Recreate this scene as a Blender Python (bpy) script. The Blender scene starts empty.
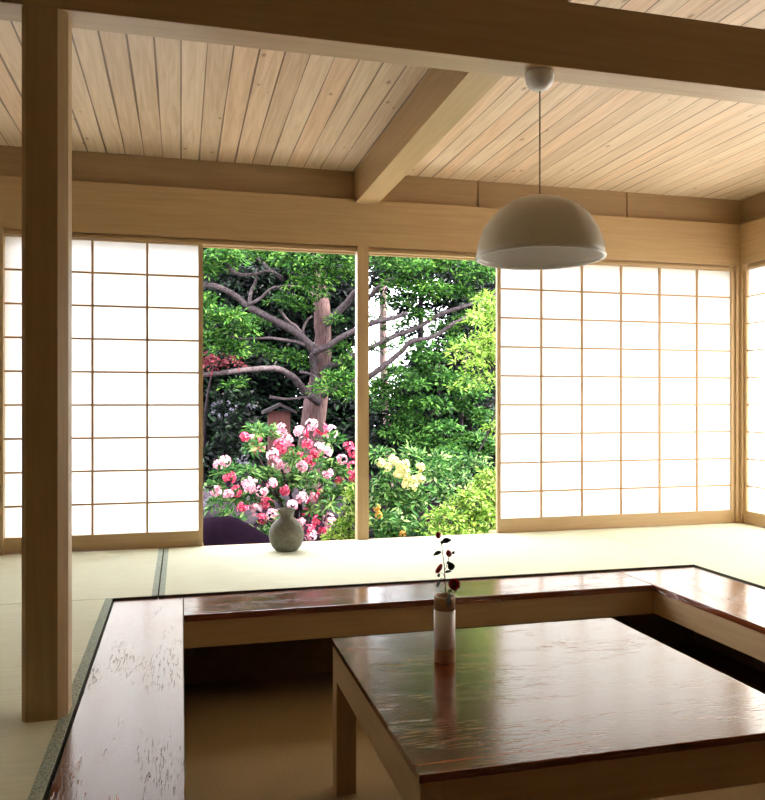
import bpy, bmesh, math, random
import numpy as np
from mathutils import Vector

random.seed(7)
rng = np.random.default_rng(11)
scn = bpy.context.scene
col = scn.collection
PI = math.pi

# ------------------------------------------------------------------ camera numbers (765 x 800 frame)
F, CX, CY, HY, VX, H = 786.0, 382.5, 400.0, 404.0, 181.0, 0.84
yaw = math.atan((CX - VX) / F)
sy, cy = math.sin(yaw), math.cos(yaw)


def ray(px, py):
    u, v = (px - CX) / F, (HY - py) / F
    return sy + u * cy, cy - u * sy, v


def at(px, py, Y):
    """point of the garden at distance Y that the photograph shows at a pixel"""
    d = ray(px, py)
    t = Y / d[1]
    return Vector((d[0] * t, Y, H + d[2] * t))


def mpp(p):
    return (p[0] * sy + p[1] * cy) / F


# ------------------------------------------------------------------ material helpers
def new_mat(name):
    m = bpy.data.materials.new(name)
    m.use_nodes = True
    nt = m.node_tree
    nt.nodes.clear()
    out = nt.nodes.new('ShaderNodeOutputMaterial')
    return m, nt, out


def N(nt, kind, **kw):
    n = nt.nodes.new(kind)
    for k, v in kw.items():
        if k in n.inputs:
            n.inputs[k].default_value = v
        else:
            setattr(n, k, v)
    return n


def ramp(nt, fac, stops):
    r = nt.nodes.new('ShaderNodeValToRGB')
    els = r.color_ramp.elements
    while len(els) < len(stops):
        els.new(0.5)
    for e, (p, c) in zip(els, stops):
        e.position = p
        e.color = (*c, 1)
    nt.links.new(fac, r.inputs[0])
    return r.outputs[0]


def coords(nt, scale=(1, 1, 1), rot=(0, 0, 0)):
    tc = nt.nodes.new('ShaderNodeTexCoord')
    mp = nt.nodes.new('ShaderNodeMapping')
    mp.inputs['Scale'].default_value = scale
    mp.inputs['Rotation'].default_value = rot
    nt.links.new(tc.outputs['Object'], mp.inputs['Vector'])
    return mp.outputs[0]


def principled(nt, out, **kw):
    b = nt.nodes.new('ShaderNodeBsdfPrincipled')
    for k, v in kw.items():
        if isinstance(v, bpy.types.NodeSocket):
            nt.links.new(v, b.inputs[k])
        else:
            b.inputs[k].default_value = v
    nt.links.new(b.outputs[0], out.inputs[0])
    return b


def plain(name, c, rough=0.5, **kw):
    m, nt, out = new_mat(name)
    principled(nt, out, **{'Base Color': (*c, 1), 'Roughness': rough, **kw})
    return m


def stretch(axis, long, across):
    return tuple(long if a == axis else across for a in 'xyz')


def wood(name, c1, c2, axis, rough=0.40, grain=1.0):
    """plain sawn timber, fine grain running along one axis"""
    m, nt, out = new_mat(name)
    v = coords(nt, stretch(axis, 1.2 * grain, 26 * grain))
    n1 = N(nt, 'ShaderNodeTexNoise', Scale=2.0, Detail=5.0, Roughness=0.6, Distortion=0.6)
    nt.links.new(v, n1.inputs['Vector'])
    v2 = coords(nt, stretch(axis, 4, 180))
    n2 = N(nt, 'ShaderNodeTexNoise', Scale=1.5, Detail=3.0)
    nt.links.new(v2, n2.inputs['Vector'])
    mx = N(nt, 'ShaderNodeMath', operation='MULTIPLY_ADD')
    mx.inputs[1].default_value = 0.35
    nt.links.new(n2.outputs[0], mx.inputs[0])
    nt.links.new(n1.outputs[0], mx.inputs[2])
    c = ramp(nt, mx.outputs[0], [(0.42, c2), (0.85, c1)])
    bp = N(nt, 'ShaderNodeBump', Strength=0.12, Distance=0.002)
    nt.links.new(n2.outputs[0], bp.inputs['Height'])
    principled(nt, out, **{'Base Color': c, 'Roughness': rough, 'Normal': bp.outputs[0], 'Specular IOR Level': 0.5})
    return m


def lacquer(name, axis):
    """dark red-brown lacquered board with open pores along the grain"""
    m, nt, out = new_mat(name)
    v = coords(nt, stretch(axis, 1.0, 16))
    n1 = N(nt, 'ShaderNodeTexNoise', Scale=2.2, Detail=5.0, Roughness=0.6, Distortion=0.8)
    nt.links.new(v, n1.inputs['Vector'])
    c = ramp(nt, n1.outputs[0], [(0.3, (0.105, 0.022, 0.006)), (0.7, (0.25, 0.065, 0.018))])
    v2 = coords(nt, stretch(axis, 13, 140))
    n2 = N(nt, 'ShaderNodeTexNoise', Scale=1.3, Detail=2.0, Roughness=0.5)
    nt.links.new(v2, n2.inputs['Vector'])
    pores = N(nt, 'ShaderNodeMapRange')
    pores.inputs[1].default_value, pores.inputs[2].default_value = 0.57, 0.66
    pores.inputs[3].default_value, pores.inputs[4].default_value = 1.0, 0.0
    nt.links.new(n2.outputs[0], pores.inputs[0])
    # pores come in patches
    v4 = coords(nt, stretch(axis, 1.4, 5))
    n4 = N(nt, 'ShaderNodeTexNoise', Scale=1.6, Detail=2.0)
    nt.links.new(v4, n4.inputs['Vector'])
    patch = N(nt, 'ShaderNodeMapRange')
    patch.inputs[1].default_value, patch.inputs[2].default_value = 0.46, 0.66
    nt.links.new(n4.outputs[0], patch.inputs[0])
    v3 = coords(nt, stretch(axis, 45, 200))
    n3 = N(nt, 'ShaderNodeTexNoise', Scale=1.0, Detail=2.0)
    nt.links.new(v3, n3.inputs['Vector'])
    b1 = N(nt, 'ShaderNodeBump', Strength=0.085, Distance=0.003)
    nt.links.new(n3.outputs[0], b1.inputs['Height'])
    b2 = N(nt, 'ShaderNodeBump', Distance=0.004)
    st = N(nt, 'ShaderNodeMath', operation='MULTIPLY')
    st.inputs[1].default_value = 0.6
    nt.links.new(patch.outputs[0], st.inputs[0])
    nt.links.new(st.outputs[0], b2.inputs['Strength'])
    nt.links.new(pores.outputs[0], b2.inputs['Height'])
    nt.links.new(b1.outputs[0], b2.inputs['Normal'])
    principled(nt, out, **{'Base Color': c, 'Roughness': 0.20, 'Specular IOR Level': 0.45, 'Normal': b2.outputs[0],
                           'Coat Weight': 1.0, 'Coat IOR': 1.55, 'Coat Normal': b2.outputs[0], 'Coat Roughness': 0.14})
    return m


def planks_mat(name):
    """knotty boards running away from the viewer"""
    m, nt, out = new_mat(name)
    tc = nt.nodes.new('ShaderNodeTexCoord')
    sep = nt.nodes.new('ShaderNodeSeparateXYZ')
    nt.links.new(tc.outputs['Object'], sep.inputs[0])
    # slight wander of the joints so that gaps vary
    w = 0.104
    div = N(nt, 'ShaderNodeMath', operation='DIVIDE')
    div.inputs[1].default_value = w
    nt.links.new(sep.outputs[0], div.inputs[0])
    fl = N(nt, 'ShaderNodeMath', operation='FLOOR')
    nt.links.new(div.outputs[0], fl.inputs[0])
    fr = N(nt, 'ShaderNodeMath', operation='FRACT')
    nt.links.new(div.outputs[0], fr.inputs[0])
    wn = N(nt, 'ShaderNodeTexWhiteNoise', noise_dimensions='1D')
    nt.links.new(fl.outputs[0], wn.inputs['W'])
    # per-plank offset of the grain
    off = N(nt, 'ShaderNodeMath', operation='MULTIPLY')
    off.inputs[1].default_value = 37.0
    nt.links.new(wn.outputs[0], off.inputs[0])
    addy = N(nt, 'ShaderNodeMath', operation='ADD')
    nt.links.new(sep.outputs[1], addy.inputs[0])
    nt.links.new(off.outputs[0], addy.inputs[1])
    cmb = nt.nodes.new('ShaderNodeCombineXYZ')
    nt.links.new(sep.outputs[0], cmb.inputs[0])
    nt.links.new(addy.outputs[0], cmb.inputs[1])
    mp = nt.nodes.new('ShaderNodeMapping')
    mp.inputs['Scale'].default_value = (30, 1.6, 1)
    nt.links.new(cmb.outputs[0], mp.inputs[0])
    n1 = N(nt, 'ShaderNodeTexNoise', Scale=1.2, Detail=4.0, Distortion=1.2)
    nt.links.new(mp.outputs[0], n1.inputs['Vector'])
    grain = ramp(nt, n1.outputs[0], [(0.3, (0.58, 0.45, 0.31)), (0.65, (0.72, 0.60, 0.45))])
    # plank tint
    tint = ramp(nt, wn.outputs[0], [(0.0, (0.86, 0.78, 0.70)), (0.5, (1.0, 0.97, 0.92)), (1.0, (1.0, 0.86, 0.76))])
    mul = N(nt, 'ShaderNodeMix', data_type='RGBA', blend_type='MULTIPLY')
    mul.inputs[0].default_value = 1.0
    nt.links.new(grain, mul.inputs[6])
    nt.links.new(tint, mul.inputs[7])
    # knots
    mk = nt.nodes.new('ShaderNodeMapping')
    mk.inputs['Scale'].default_value = (9.6, 4.6, 1)
    nt.links.new(cmb.outputs[0], mk.inputs[0])
    vo = N(nt, 'ShaderNodeTexVoronoi', Scale=1.0)
    nt.links.new(mk.outputs[0], vo.inputs['Vector'])
    kn = N(nt, 'ShaderNodeMapRange')
    kn.inputs[1].default_value, kn.inputs[2].default_value = 0.04, 0.125
    kn.inputs[3].default_value, kn.inputs[4].default_value = 0.75, 0.0
    nt.links.new(vo.outputs['Distance'], kn.inputs[0])
    mk2 = N(nt, 'ShaderNodeMix', data_type='RGBA')
    mk2.inputs[7].default_value = (0.20, 0.09, 0.03, 1)
    nt.links.new(kn.outputs[0], mk2.inputs[0])
    nt.links.new(mul.outputs[2], mk2.inputs[6])
    # joint line, wider and narrower along the length and from joint to joint
    d1 = N(nt, 'ShaderNodeMath', operation='SUBTRACT')
    d1.inputs[1].default_value = 0.5
    nt.links.new(fr.outputs[0], d1.inputs[0])
    d2 = N(nt, 'ShaderNodeMath', operation='ABSOLUTE')
    nt.links.new(d1.outputs[0], d2.inputs[0])
    mj = nt.nodes.new('ShaderNodeMapping')
    mj.inputs['Scale'].default_value = (4.1, 0.9, 1)
    nt.links.new(tc.outputs['Object'], mj.inputs[0])
    nj = N(nt, 'ShaderNodeTexNoise', Scale=1.0, Detail=1.0)
    nt.links.new(mj.outputs[0], nj.inputs['Vector'])
    wid = N(nt, 'ShaderNodeMapRange')
    wid.inputs[1].default_value, wid.inputs[2].default_value = 0.30, 0.75
    wid.inputs[3].default_value, wid.inputs[4].default_value = 0.490, 0.440
    nt.links.new(nj.outputs[0], wid.inputs[0])
    gt = N(nt, 'ShaderNodeMath', operation='GREATER_THAN')
    nt.links.new(d2.outputs[0], gt.inputs[0])
    nt.links.new(wid.outputs[0], gt.inputs[1])
    gf = N(nt, 'ShaderNodeMath', operation='MULTIPLY')
    gf.inputs[1].default_value = 0.8
    nt.links.new(gt.outputs[0], gf.inputs[0])
    mj2 = N(nt, 'ShaderNodeMix', data_type='RGBA')
    mj2.inputs[7].default_value = (0.10, 0.055, 0.025, 1)
    nt.links.new(gf.outputs[0], mj2.inputs[0])
    nt.links.new(mk2.outputs[2], mj2.inputs[6])
    inv = N(nt, 'ShaderNodeMath', operation='SUBTRACT')
    inv.inputs[0].default_value = 1.0
    nt.links.new(gt.outputs[0], inv.inputs[1])
    bp = N(nt, 'ShaderNodeBump', Strength=0.5, Distance=0.004)
    nt.links.new(inv.outputs[0], bp.inputs['Height'])
    principled(nt, out, **{'Base Color': mj2.outputs[2], 'Roughness': 0.42, 'Normal': bp.outputs[0], 'Specular IOR Level': 0.5})
    return m


def tatami_mat_material(name):
    m, nt, out = new_mat(name)
    v = coords(nt, (1, 1, 1))
    wv = N(nt, 'ShaderNodeTexWave', Scale=45.0, Distortion=0.6, Detail=2.0)
    wv.bands_direction = 'Y'
    nt.links.new(v, wv.inputs['Vector'])
    v2 = coords(nt, (3, 60, 1))
    n = N(nt, 'ShaderNodeTexNoise', Scale=2.0, Detail=4.0)
    nt.links.new(v2, n.inputs['Vector'])
    c = ramp(nt, n.outputs[0], [(0.3, (0.645, 0.655, 0.47)), (0.7, (0.755, 0.775, 0.59))])
    bp = N(nt, 'ShaderNodeBump', Strength=0.15, Distance=0.002)
    nt.links.new(wv.outputs[0], bp.inputs['Height'])
    principled(nt, out, **{'Base Color': c, 'Roughness': 0.6, 'Normal': bp.outputs[0], 'Specular IOR Level': 0.25})
    return m


def heri_material(name):
    """speckled grey-green binding cloth"""
    m, nt, out = new_mat(name)
    v = coords(nt, (1, 1, 1))
    vo = N(nt, 'ShaderNodeTexVoronoi', Scale=190.0)
    nt.links.new(v, vo.inputs['Vector'])
    c = ramp(nt, vo.outputs['Distance'], [(0.2, (0.12, 0.16, 0.115)), (0.6, (0.42, 0.48, 0.38))])
    principled(nt, out, **{'Base Color': c, 'Roughness': 0.8})
    return m


def paper_material(name):
    m, nt, out = new_mat(name)
    t = N(nt, 'ShaderNodeBsdfTranslucent', Color=(0.93, 0.92, 0.89, 1))
    d = N(nt, 'ShaderNodeBsdfDiffuse', Color=(0.86, 0.85, 0.81, 1))
    mx = N(nt, 'ShaderNodeMixShader')
    mx.inputs[0].default_value = 0.28
    nt.links.new(t.outputs[0], mx.inputs[1])
    nt.links.new(d.outputs[0], mx.inputs[2])
    nt.links.new(mx.outputs[0], out.inputs[0])
    return m


def leaf_material(name, stops, trans=0.35, tcol=None, rough=0.45):
    m, nt, out = new_mat(name)
    g = nt.nodes.new('ShaderNodeNewGeometry')
    c = ramp(nt, g.outputs['Random Per Island'], stops)
    b = nt.nodes.new('ShaderNodeBsdfPrincipled')
    nt.links.new(c, b.inputs['Base Color'])
    b.inputs['Roughness'].default_value = rough
    b.inputs['Specular IOR Level'].default_value = 0.12
    t = nt.nodes.new('ShaderNodeBsdfTranslucent')
    if tcol:
        mxc = N(nt, 'ShaderNodeMix', data_type='RGBA', blend_type='MULTIPLY')
        mxc.inputs[0].default_value = 1.0
        mxc.inputs[7].default_value = (*tcol, 1)
        nt.links.new(c, mxc.inputs[6])
        nt.links.new(mxc.outputs[2], t.inputs['Color'])
    else:
        nt.links.new(c, t.inputs['Color'])
    mx = N(nt, 'ShaderNodeMixShader')
    mx.inputs[0].default_value = trans
    nt.links.new(b.outputs[0], mx.inputs[1])
    nt.links.new(t.outputs[0], mx.inputs[2])
    nt.links.new(mx.outputs[0], out.inputs[0])
    return m


def noisy(name, c1, c2, scale, rough=0.8, bump=0.3, sc=(1, 1, 1), dist=0.02, spec=0.12):
    m, nt, out = new_mat(name)
    v = coords(nt, sc)
    n = N(nt, 'ShaderNodeTexNoise', Scale=scale, Detail=6.0, Roughness=0.65)
    nt.links.new(v, n.inputs['Vector'])
    c = ramp(nt, n.outputs[0], [(0.35, c1), (0.68, c2)])
    bp = N(nt, 'ShaderNodeBump', Strength=bump, Distance=dist)
    nt.links.new(n.outputs[0], bp.inputs['Height'])
    principled(nt, out, **{'Base Color': c, 'Roughness': rough, 'Normal': bp.outputs[0], 'Specular IOR Level': spec})
    return m


WL, WD = (0.525, 0.365, 0.19), (0.435, 0.295, 0.145)
M = {
    'wood_x': wood('cypress_along_x', WL, WD, 'x'),
    'wood_y': wood('cypress_along_y', WL, WD, 'y'),
    'wood_z': wood('cypress_along_z', WL, WD, 'z'),
    'shaded_fascia_x': wood('shaded_fascia_along_x', (0.40, 0.27, 0.145), (0.33, 0.215, 0.11), 'x'),  # lintel timber toned darker, the shade is put into the colour
    'shaded_fascia_y': wood('shaded_fascia_along_y', (0.40, 0.27, 0.145), (0.33, 0.215, 0.11), 'y'),
    'lattice': wood('lattice_wood', (0.50, 0.30, 0.13), (0.40, 0.23, 0.095), 'z'),
    'lacquer_x': lacquer('lacquer_along_x', 'x'),
    'lacquer_y': lacquer('lacquer_along_y', 'y'),
    'planks': planks_mat('knotty_planks'),
    'tatami': tatami_mat_material('woven_rush'),
    'heri': heri_material('speckled_binding'),
    'straw': plain('mat_core', (0.035, 0.035, 0.018), 0.9),
    'paper': paper_material('white_paper'),
    'plaster': noisy('brown_plaster', (0.22, 0.16, 0.10), (0.27, 0.20, 0.125), 40, 0.9, 0.1),
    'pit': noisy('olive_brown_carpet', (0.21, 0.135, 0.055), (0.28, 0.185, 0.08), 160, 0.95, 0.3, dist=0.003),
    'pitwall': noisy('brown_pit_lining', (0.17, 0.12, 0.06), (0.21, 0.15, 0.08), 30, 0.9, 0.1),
    'slab': plain('subfloor', (0.20, 0.16, 0.11), 0.9),
    'lamp_white': plain('cream_enamel', (0.84, 0.80, 0.70), 0.4),
    'lamp_rim_lit_inside': plain('white_rim_lit_inside', (0.9, 0.88, 0.84), 0.3),  # rim white, also lends the lampshade's inside its painted bounce light
    'canopy': plain('white_gloss', (0.86, 0.84, 0.82), 0.22),
    'cord': plain('brown_cord', (0.09, 0.06, 0.035), 0.7),
    'stoneware': noisy('grey_stoneware', (0.13, 0.125, 0.095), (0.20, 0.19, 0.15), 45, 0.7, 0.25, dist=0.003),
    'vase_white': plain('white_glaze', (0.88, 0.86, 0.84), 0.3),
    'vase_brown': noisy('bare_clay', (0.50, 0.30, 0.175), (0.58, 0.37, 0.22), 60, 0.6, 0.1, dist=0.001),
    'stem_brown': plain('twig', (0.13, 0.075, 0.035), 0.7),
    'camellia_leaf': plain('dark_gloss_leaf', (0.018, 0.030, 0.016), 0.35),
    'camellia_grey': plain('grey_green_leaf', (0.26, 0.33, 0.32), 0.45),
    'petal_red': plain('red_petal', (0.42, 0.012, 0.022), 0.5),
    'stamen': plain('gold_stamen', (0.75, 0.48, 0.06), 0.6),
    'bark_red': noisy('reddish_bark', (0.057, 0.029, 0.029), (0.141, 0.087, 0.082), 6, 0.85, 0.5, (9, 9, 1.4)),
    'bark_grey': noisy('grey_mauve_bark', (0.038, 0.025, 0.028), (0.106, 0.083, 0.088), 5, 0.85, 0.5, (6, 6, 4)),
    'bark_dark': noisy('dark_bark', (0.015, 0.010, 0.013), (0.038, 0.025, 0.029), 6, 0.9, 0.4, (8, 8, 2)),
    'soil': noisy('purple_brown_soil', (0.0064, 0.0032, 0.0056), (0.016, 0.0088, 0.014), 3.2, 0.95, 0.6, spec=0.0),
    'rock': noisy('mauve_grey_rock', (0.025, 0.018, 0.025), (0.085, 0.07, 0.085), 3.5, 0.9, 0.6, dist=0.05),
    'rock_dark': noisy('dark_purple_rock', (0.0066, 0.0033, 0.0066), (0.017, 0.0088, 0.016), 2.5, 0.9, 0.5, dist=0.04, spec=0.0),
    'gravel': noisy('pale_bounce_gravel', (0.55, 0.53, 0.50), (0.72, 0.70, 0.66), 90, 0.9, 0.4),
    'bark_pink': noisy('pinkish_bark', (0.16, 0.10, 0.095), (0.34, 0.235, 0.225), 6, 0.85, 0.4, (9, 9, 1.4)),
    'board_red': wood('weathered_red_board', (0.085, 0.026, 0.022), (0.05, 0.014, 0.012), 'z', 0.95),
    'board_roof': wood('weathered_cap_board', (0.022, 0.014, 0.016), (0.012, 0.008, 0.010), 'y', 0.95),
    'yew': leaf_material('yew_leaf', [(0.0, (0.005, 0.020, 0.005)), (0.4, (0.018, 0.075, 0.010)), (0.75, (0.055, 0.165, 0.020)), (1.0, (0.17, 0.31, 0.055))]),
    'dark_shade_leaf': leaf_material('dark_shade_leaf', [(0.0, (0.0045, 0.0030, 0.0055)), (0.5, (0.0065, 0.0105, 0.0080)), (0.85, (0.010, 0.022, 0.011)), (1.0, (0.020, 0.052, 0.018))], 0.2),  # purple-black tones paint the deep garden shade into the leaves
    'mid_leaf': leaf_material('layered_leaf', [(0.0, (0.008, 0.030, 0.009)), (0.5, (0.030, 0.110, 0.018)), (1.0, (0.13, 0.28, 0.055))]),
    'lime_leaf': leaf_material('lime_leaf', [(0.0, (0.07, 0.17, 0.015)), (0.5, (0.19, 0.33, 0.04)), (1.0, (0.43, 0.50, 0.15))], 0.45),
    'lime_shrub': leaf_material('lime_shrub_leaf', [(0.0, (0.044, 0.125, 0.015)), (0.45, (0.138, 0.263, 0.027)), (0.8, (0.300, 0.413, 0.069)), (1.0, (0.525, 0.562, 0.213))]),
    'rhodo_leaf': leaf_material('rhododendron_leaf', [(0.0, (0.012, 0.05, 0.014)), (0.5, (0.045, 0.14, 0.030)), (1.0, (0.20, 0.31, 0.09))]),
    'azalea_leaf': leaf_material('bright_green_leaf', [(0.0, (0.008, 0.036, 0.010)), (0.5, (0.040, 0.135, 0.024)), (0.85, (0.15, 0.28, 0.07)), (1.0, (0.34, 0.44, 0.19))]),
    'red_leaf': leaf_material('red_maple_leaf', [(0.0, (0.05, 0.006, 0.012)), (1.0, (0.16, 0.030, 0.040))], 0.4),
    'petal_pale': leaf_material('pale_pink_petal', [(0.0, (0.62, 0.10, 0.20)), (0.35, (0.66, 0.30, 0.38)), (1.0, (0.72, 0.60, 0.64))], 0.3),
    'petal_deep': leaf_material('deep_pink_petal', [(0.0, (0.42, 0.012, 0.06)), (0.6, (0.56, 0.06, 0.13)), (1.0, (0.66, 0.24, 0.30))], 0.3),
    'petal_cream': leaf_material('cream_petal', [(0.0, (0.62, 0.55, 0.16)), (1.0, (0.70, 0.68, 0.42))], 0.3),
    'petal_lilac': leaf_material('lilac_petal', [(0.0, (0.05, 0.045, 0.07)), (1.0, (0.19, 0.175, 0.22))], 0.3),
    'petal_orange': leaf_material('orange_petal', [(0.0, (0.413, 0.193, 0.028)), (1.0, (0.484, 0.319, 0.083))], 0.3),
}


# ------------------------------------------------------------------ mesh builder
class MB:
    """collects shapes in world coordinates; build() links them as one mesh object"""

    def __init__(self):
        self.bm = bmesh.new()

    def box(self, x0, x1, y0, y1, z0, z1, bevel=0.0):
        b = bmesh.new()
        r = bmesh.ops.create_cube(b, size=1)
        for v in b.verts:
            v.co = Vector((x0 + (v.co.x + .5) * (x1 - x0), y0 + (v.co.y + .5) * (y1 - y0), z0 + (v.co.z + .5) * (z1 - z0)))
        if bevel:
            bmesh.ops.bevel(b, geom=b.edges[:], offset=bevel, segments=2, affect='EDGES', profile=0.7)
        self._merge(b)
        return self

    def prism(self, pts, z0, z1):
        """outline in x, y pulled up from z0 to z1"""
        b = bmesh.new()
        lo = [b.verts.new((x, y, z0)) for x, y in pts]
        hi = [b.verts.new((x, y, z1)) for x, y in pts]
        n = len(pts)
        b.faces.new(lo[::-1])
        b.faces.new(hi)
        for i in range(n):
            b.faces.new((lo[i], lo[(i + 1) % n], hi[(i + 1) % n], hi[i]))
        bmesh.ops.recalc_face_normals(b, faces=b.faces[:])
        self._merge(b)
        return self

    def lathe(self, prof, c, seg=48):
        b = bmesh.new()
        rings = []
        for r, z in prof:
            if r < 1e-6:
                rings.append([b.verts.new((c[0], c[1], c[2] + z))])
            else:
                rings.append([b.verts.new((c[0] + r * math.cos(2 * PI * k / seg), c[1] + r * math.sin(2 * PI * k / seg), c[2] + z)) for k in range(seg)])
        for a, d in zip(rings, rings[1:]):
            for k in range(seg):
                k2 = (k + 1) % seg
                if len(a) == 1 and len(d) == 1:
                    continue
                if len(a) == 1:
                    b.faces.new((a[0], d[k], d[k2]))
                elif len(d) == 1:
                    b.faces.new((a[k], d[0], a[k2]))
                else:
                    b.faces.new((a[k], d[k], d[k2], a[k2]))
        for f in b.faces:
            f.smooth = True
        bmesh.ops.recalc_face_normals(b, faces=b.faces[:])
        self._merge(b)
        return self

    def tube(self, pts, radii, seg=8, smooth=3, jit=0.0):
        pts = [Vector(p) for p in pts]
        if smooth and len(pts) > 2:
            P, R = [], []
            ext = [2 * pts[0] - pts[1]] + pts + [2 * pts[-1] - pts[-2]]
            for i in range(1, len(ext) - 2):
                for k in range(smooth):
                    t = k / smooth
                    p0, p1, p2, p3 = ext[i - 1:i + 3]
                    P.append(0.5 * ((2 * p1) + (p2 - p0) * t + (2 * p0 - 5 * p1 + 4 * p2 - p3) * t * t + (3 * p1 - p0 - 3 * p2 + p3) * t ** 3))
                    R.append(radii[i - 1] * (1 - t) + radii[i] * t)
            P.append(pts[-1])
            R.append(radii[-1])
            pts, radii = P, R
        b = bmesh.new()
        rings = []
        n = len(pts)
        for i, p in enumerate(pts):
            d = (pts[min(i + 1, n - 1)] - pts[max(i - 1, 0)]).normalized()
            a = d.cross(Vector((0.31, 0.9, 0.2))).normalized()
            c = d.cross(a)
            rings.append([b.verts.new(p + (a * math.cos(2 * PI * k / seg) + c * math.sin(2 * PI * k / seg)) * radii[i] * (1 + random.uniform(-jit, jit))) for k in range(seg)])
        for a, d in zip(rings, rings[1:]):
            for k in range(seg):
                b.faces.new((a[k], a[(k + 1) % seg], d[(k + 1) % seg], d[k]))
        b.faces.new(rings[0][::-1])
        b.faces.new(rings[-1])
        for f in b.faces:
            f.smooth = True
        bmesh.ops.recalc_face_normals(b, faces=b.faces[:])
        self._merge(b)
        return self

    def rock(self, c, r, seed):
        b = bmesh.new()
        bmesh.ops.create_icosphere(b, subdivisions=3, radius=1)
        rr = random.Random(seed)
        dirs = [(Vector((rr.gauss(0, 1), rr.gauss(0, 1), rr.gauss(0, 1))).normalized(), rr.uniform(0.62, 0.9)) for _ in range(11)]
        for v in b.verts:
            for d, h in dirs:      # cut by planes so that the stone has facets
                s = v.co.dot(d)
                if s > h:
                    v.co -= d * (s - h) * 0.85
            v.co = Vector((c[0] + v.co.x * r[0], c[1] + v.co.y * r[1], c[2] + v.co.z * r[2]))
        for f in b.faces:
            f.smooth = True
        self._merge(b)
        return self

    def _merge(self, b):
        me = bpy.data.meshes.new('tmp')
        b.to_mesh(me)
        b.free()
        self.bm.from_mesh(me)
        bpy.data.meshes.remove(me)

    def build(self, name, mat, parent=None, origin=(0, 0, 0)):
        me = bpy.data.meshes.new(name)
        self.bm.to_mesh(me)
        self.bm.free()
        return link(name, me, mat, parent, origin)


def world_loc(o):
    v = Vector((0, 0, 0))
    while o is not None:
        v += o.location
        o = o.parent
    return v


def link(name, me, mat, parent=None, origin=(0, 0, 0)):
    o = bpy.data.objects.new(name, me)
    col.objects.link(o)
    mats = mat if isinstance(mat, (list, tuple)) else [mat]
    for m in mats:
        me.materials.append(m)
    if parent is not None:
        o.parent = parent
        base = world_loc(parent)
    else:
        o.location = origin
        base = Vector(origin)
    if base.length > 0:
        n = len(me.vertices)
        a = np.empty(n * 3, np.float32)
        me.vertices.foreach_get('co', a)
        a = a.reshape(-1, 3) - np.array(base, np.float32)
        me.vertices.foreach_set('co', a.ravel())
        me.update()
    return o


def tag(o, label=None, cat=None, group=None, kind=None):
    for k, v in (('label', label), ('category', cat), ('group', group), ('kind', kind)):
        if v:
            o[k] = v
    return o


def thing(name, label, cat, loc, group=None):
    o = bpy.data.objects.new(name, None)
    o.empty_display_size = 0.1
    col.objects.link(o)
    o.location = loc
    return tag(o, label, cat, group)


def struct(name, mb, mat, label, cat):
    return tag(mb.build(name, mat), label, cat, None, 'structure')


# ------------------------------------------------------------------ leaves
def leaf_mesh(name, mat, parent, c, d, nrm, L, W, fold=0.18):
    n = len(c)
    d = d / np.linalg.norm(d, axis=1, keepdims=True)
    s = np.cross(nrm, d)
    s /= np.linalg.norm(s, axis=1, keepdims=True) + 1e-9
    nn = np.cross(d, s)
    L, W = L[:, None], W[:, None]
    v = np.stack([c, c + d * L * .5 + s * W * .5 + nn * W * fold, c + d * L - nn * L * .08, c + d * L * .5 - s * W * .5 + nn * W * fold], 1).reshape(-1, 3)
    base = (np.arange(n) * 4)[:, None]
    f = np.concatenate([base + [0, 2, 1], base + [0, 3, 2]], 1).reshape(-1)
    me = bpy.data.meshes.new(name)
    me.vertices.add(n * 4)
    me.vertices.foreach_set('co', v.astype(np.float32).ravel())
    me.loops.add(n * 6)
    me.loops.foreach_set('vertex_index', f.astype(np.int32))
    me.polygons.add(n * 2)
    me.polygons.foreach_set('loop_start', (np.arange(n * 2) * 3).astype(np.int32))
    me.polygons.foreach_set('loop_total', np.full(n * 2, 3, np.int32))
    me.update(calc_edges=True)
    me.validate()
    return link(name, me, mat, parent)


def foliage(parent, mat, blobs, per, L, W, tuft=0.10, k=12, flat=0.5, name='foliage', bias=0.45, jit=0.45):
    """tufts of leaves spread through blobs; blob = (centre, (rx, ry, rz)); per = tufts per blob of 0.25 m radius"""
    C, D, NR, LL, WW = [], [], [], [], []
    for cen, r in blobs:
        cen, r = np.array(cen), np.array(r)
        nt_ = max(3, int(per * (r[0] * r[2]) / 0.0625))
        u = rng.normal(size=(nt_, 3))
        u /= np.linalg.norm(u, axis=1, keepdims=True)
        t = cen + u * r * (rng.random((nt_, 1)) ** bias)
        out = u * r / r.max()
        up = out * (1 - flat) + np.array([0, -0.25, 1.0]) * (0.35 + flat) + rng.normal(size=(nt_, 3)) * .25
        up /= np.linalg.norm(up, axis=1, keepdims=True)
        for i in range(nt_):
            a0 = rng.random() * 6.28
            a = a0 + np.arange(k) * 2.4
            x = np.cross(up[i], [0.3, 1, 0.1])
            x /= np.linalg.norm(x)
            y = np.cross(up[i], x)
            d = np.cos(a)[:, None] * x + np.sin(a)[:, None] * y + up[i] * rng.uniform(-.15, .55, (k, 1))
            c = t[i] + d * tuft * rng.random((k, 1)) ** .6
            C.append(c)
            D.append(d + rng.normal(size=(k, 3)) * .2)
            NR.append(up[i] + rng.normal(size=(k, 3)) * jit)
            LL.append(L * rng.uniform(.65, 1.25, k))
            WW.append(W * rng.uniform(.75, 1.2, k))
    return leaf_mesh(name, mat, parent, np.concatenate(C), np.concatenate(D), np.concatenate(NR), np.concatenate(LL), np.concatenate(WW))


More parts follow.
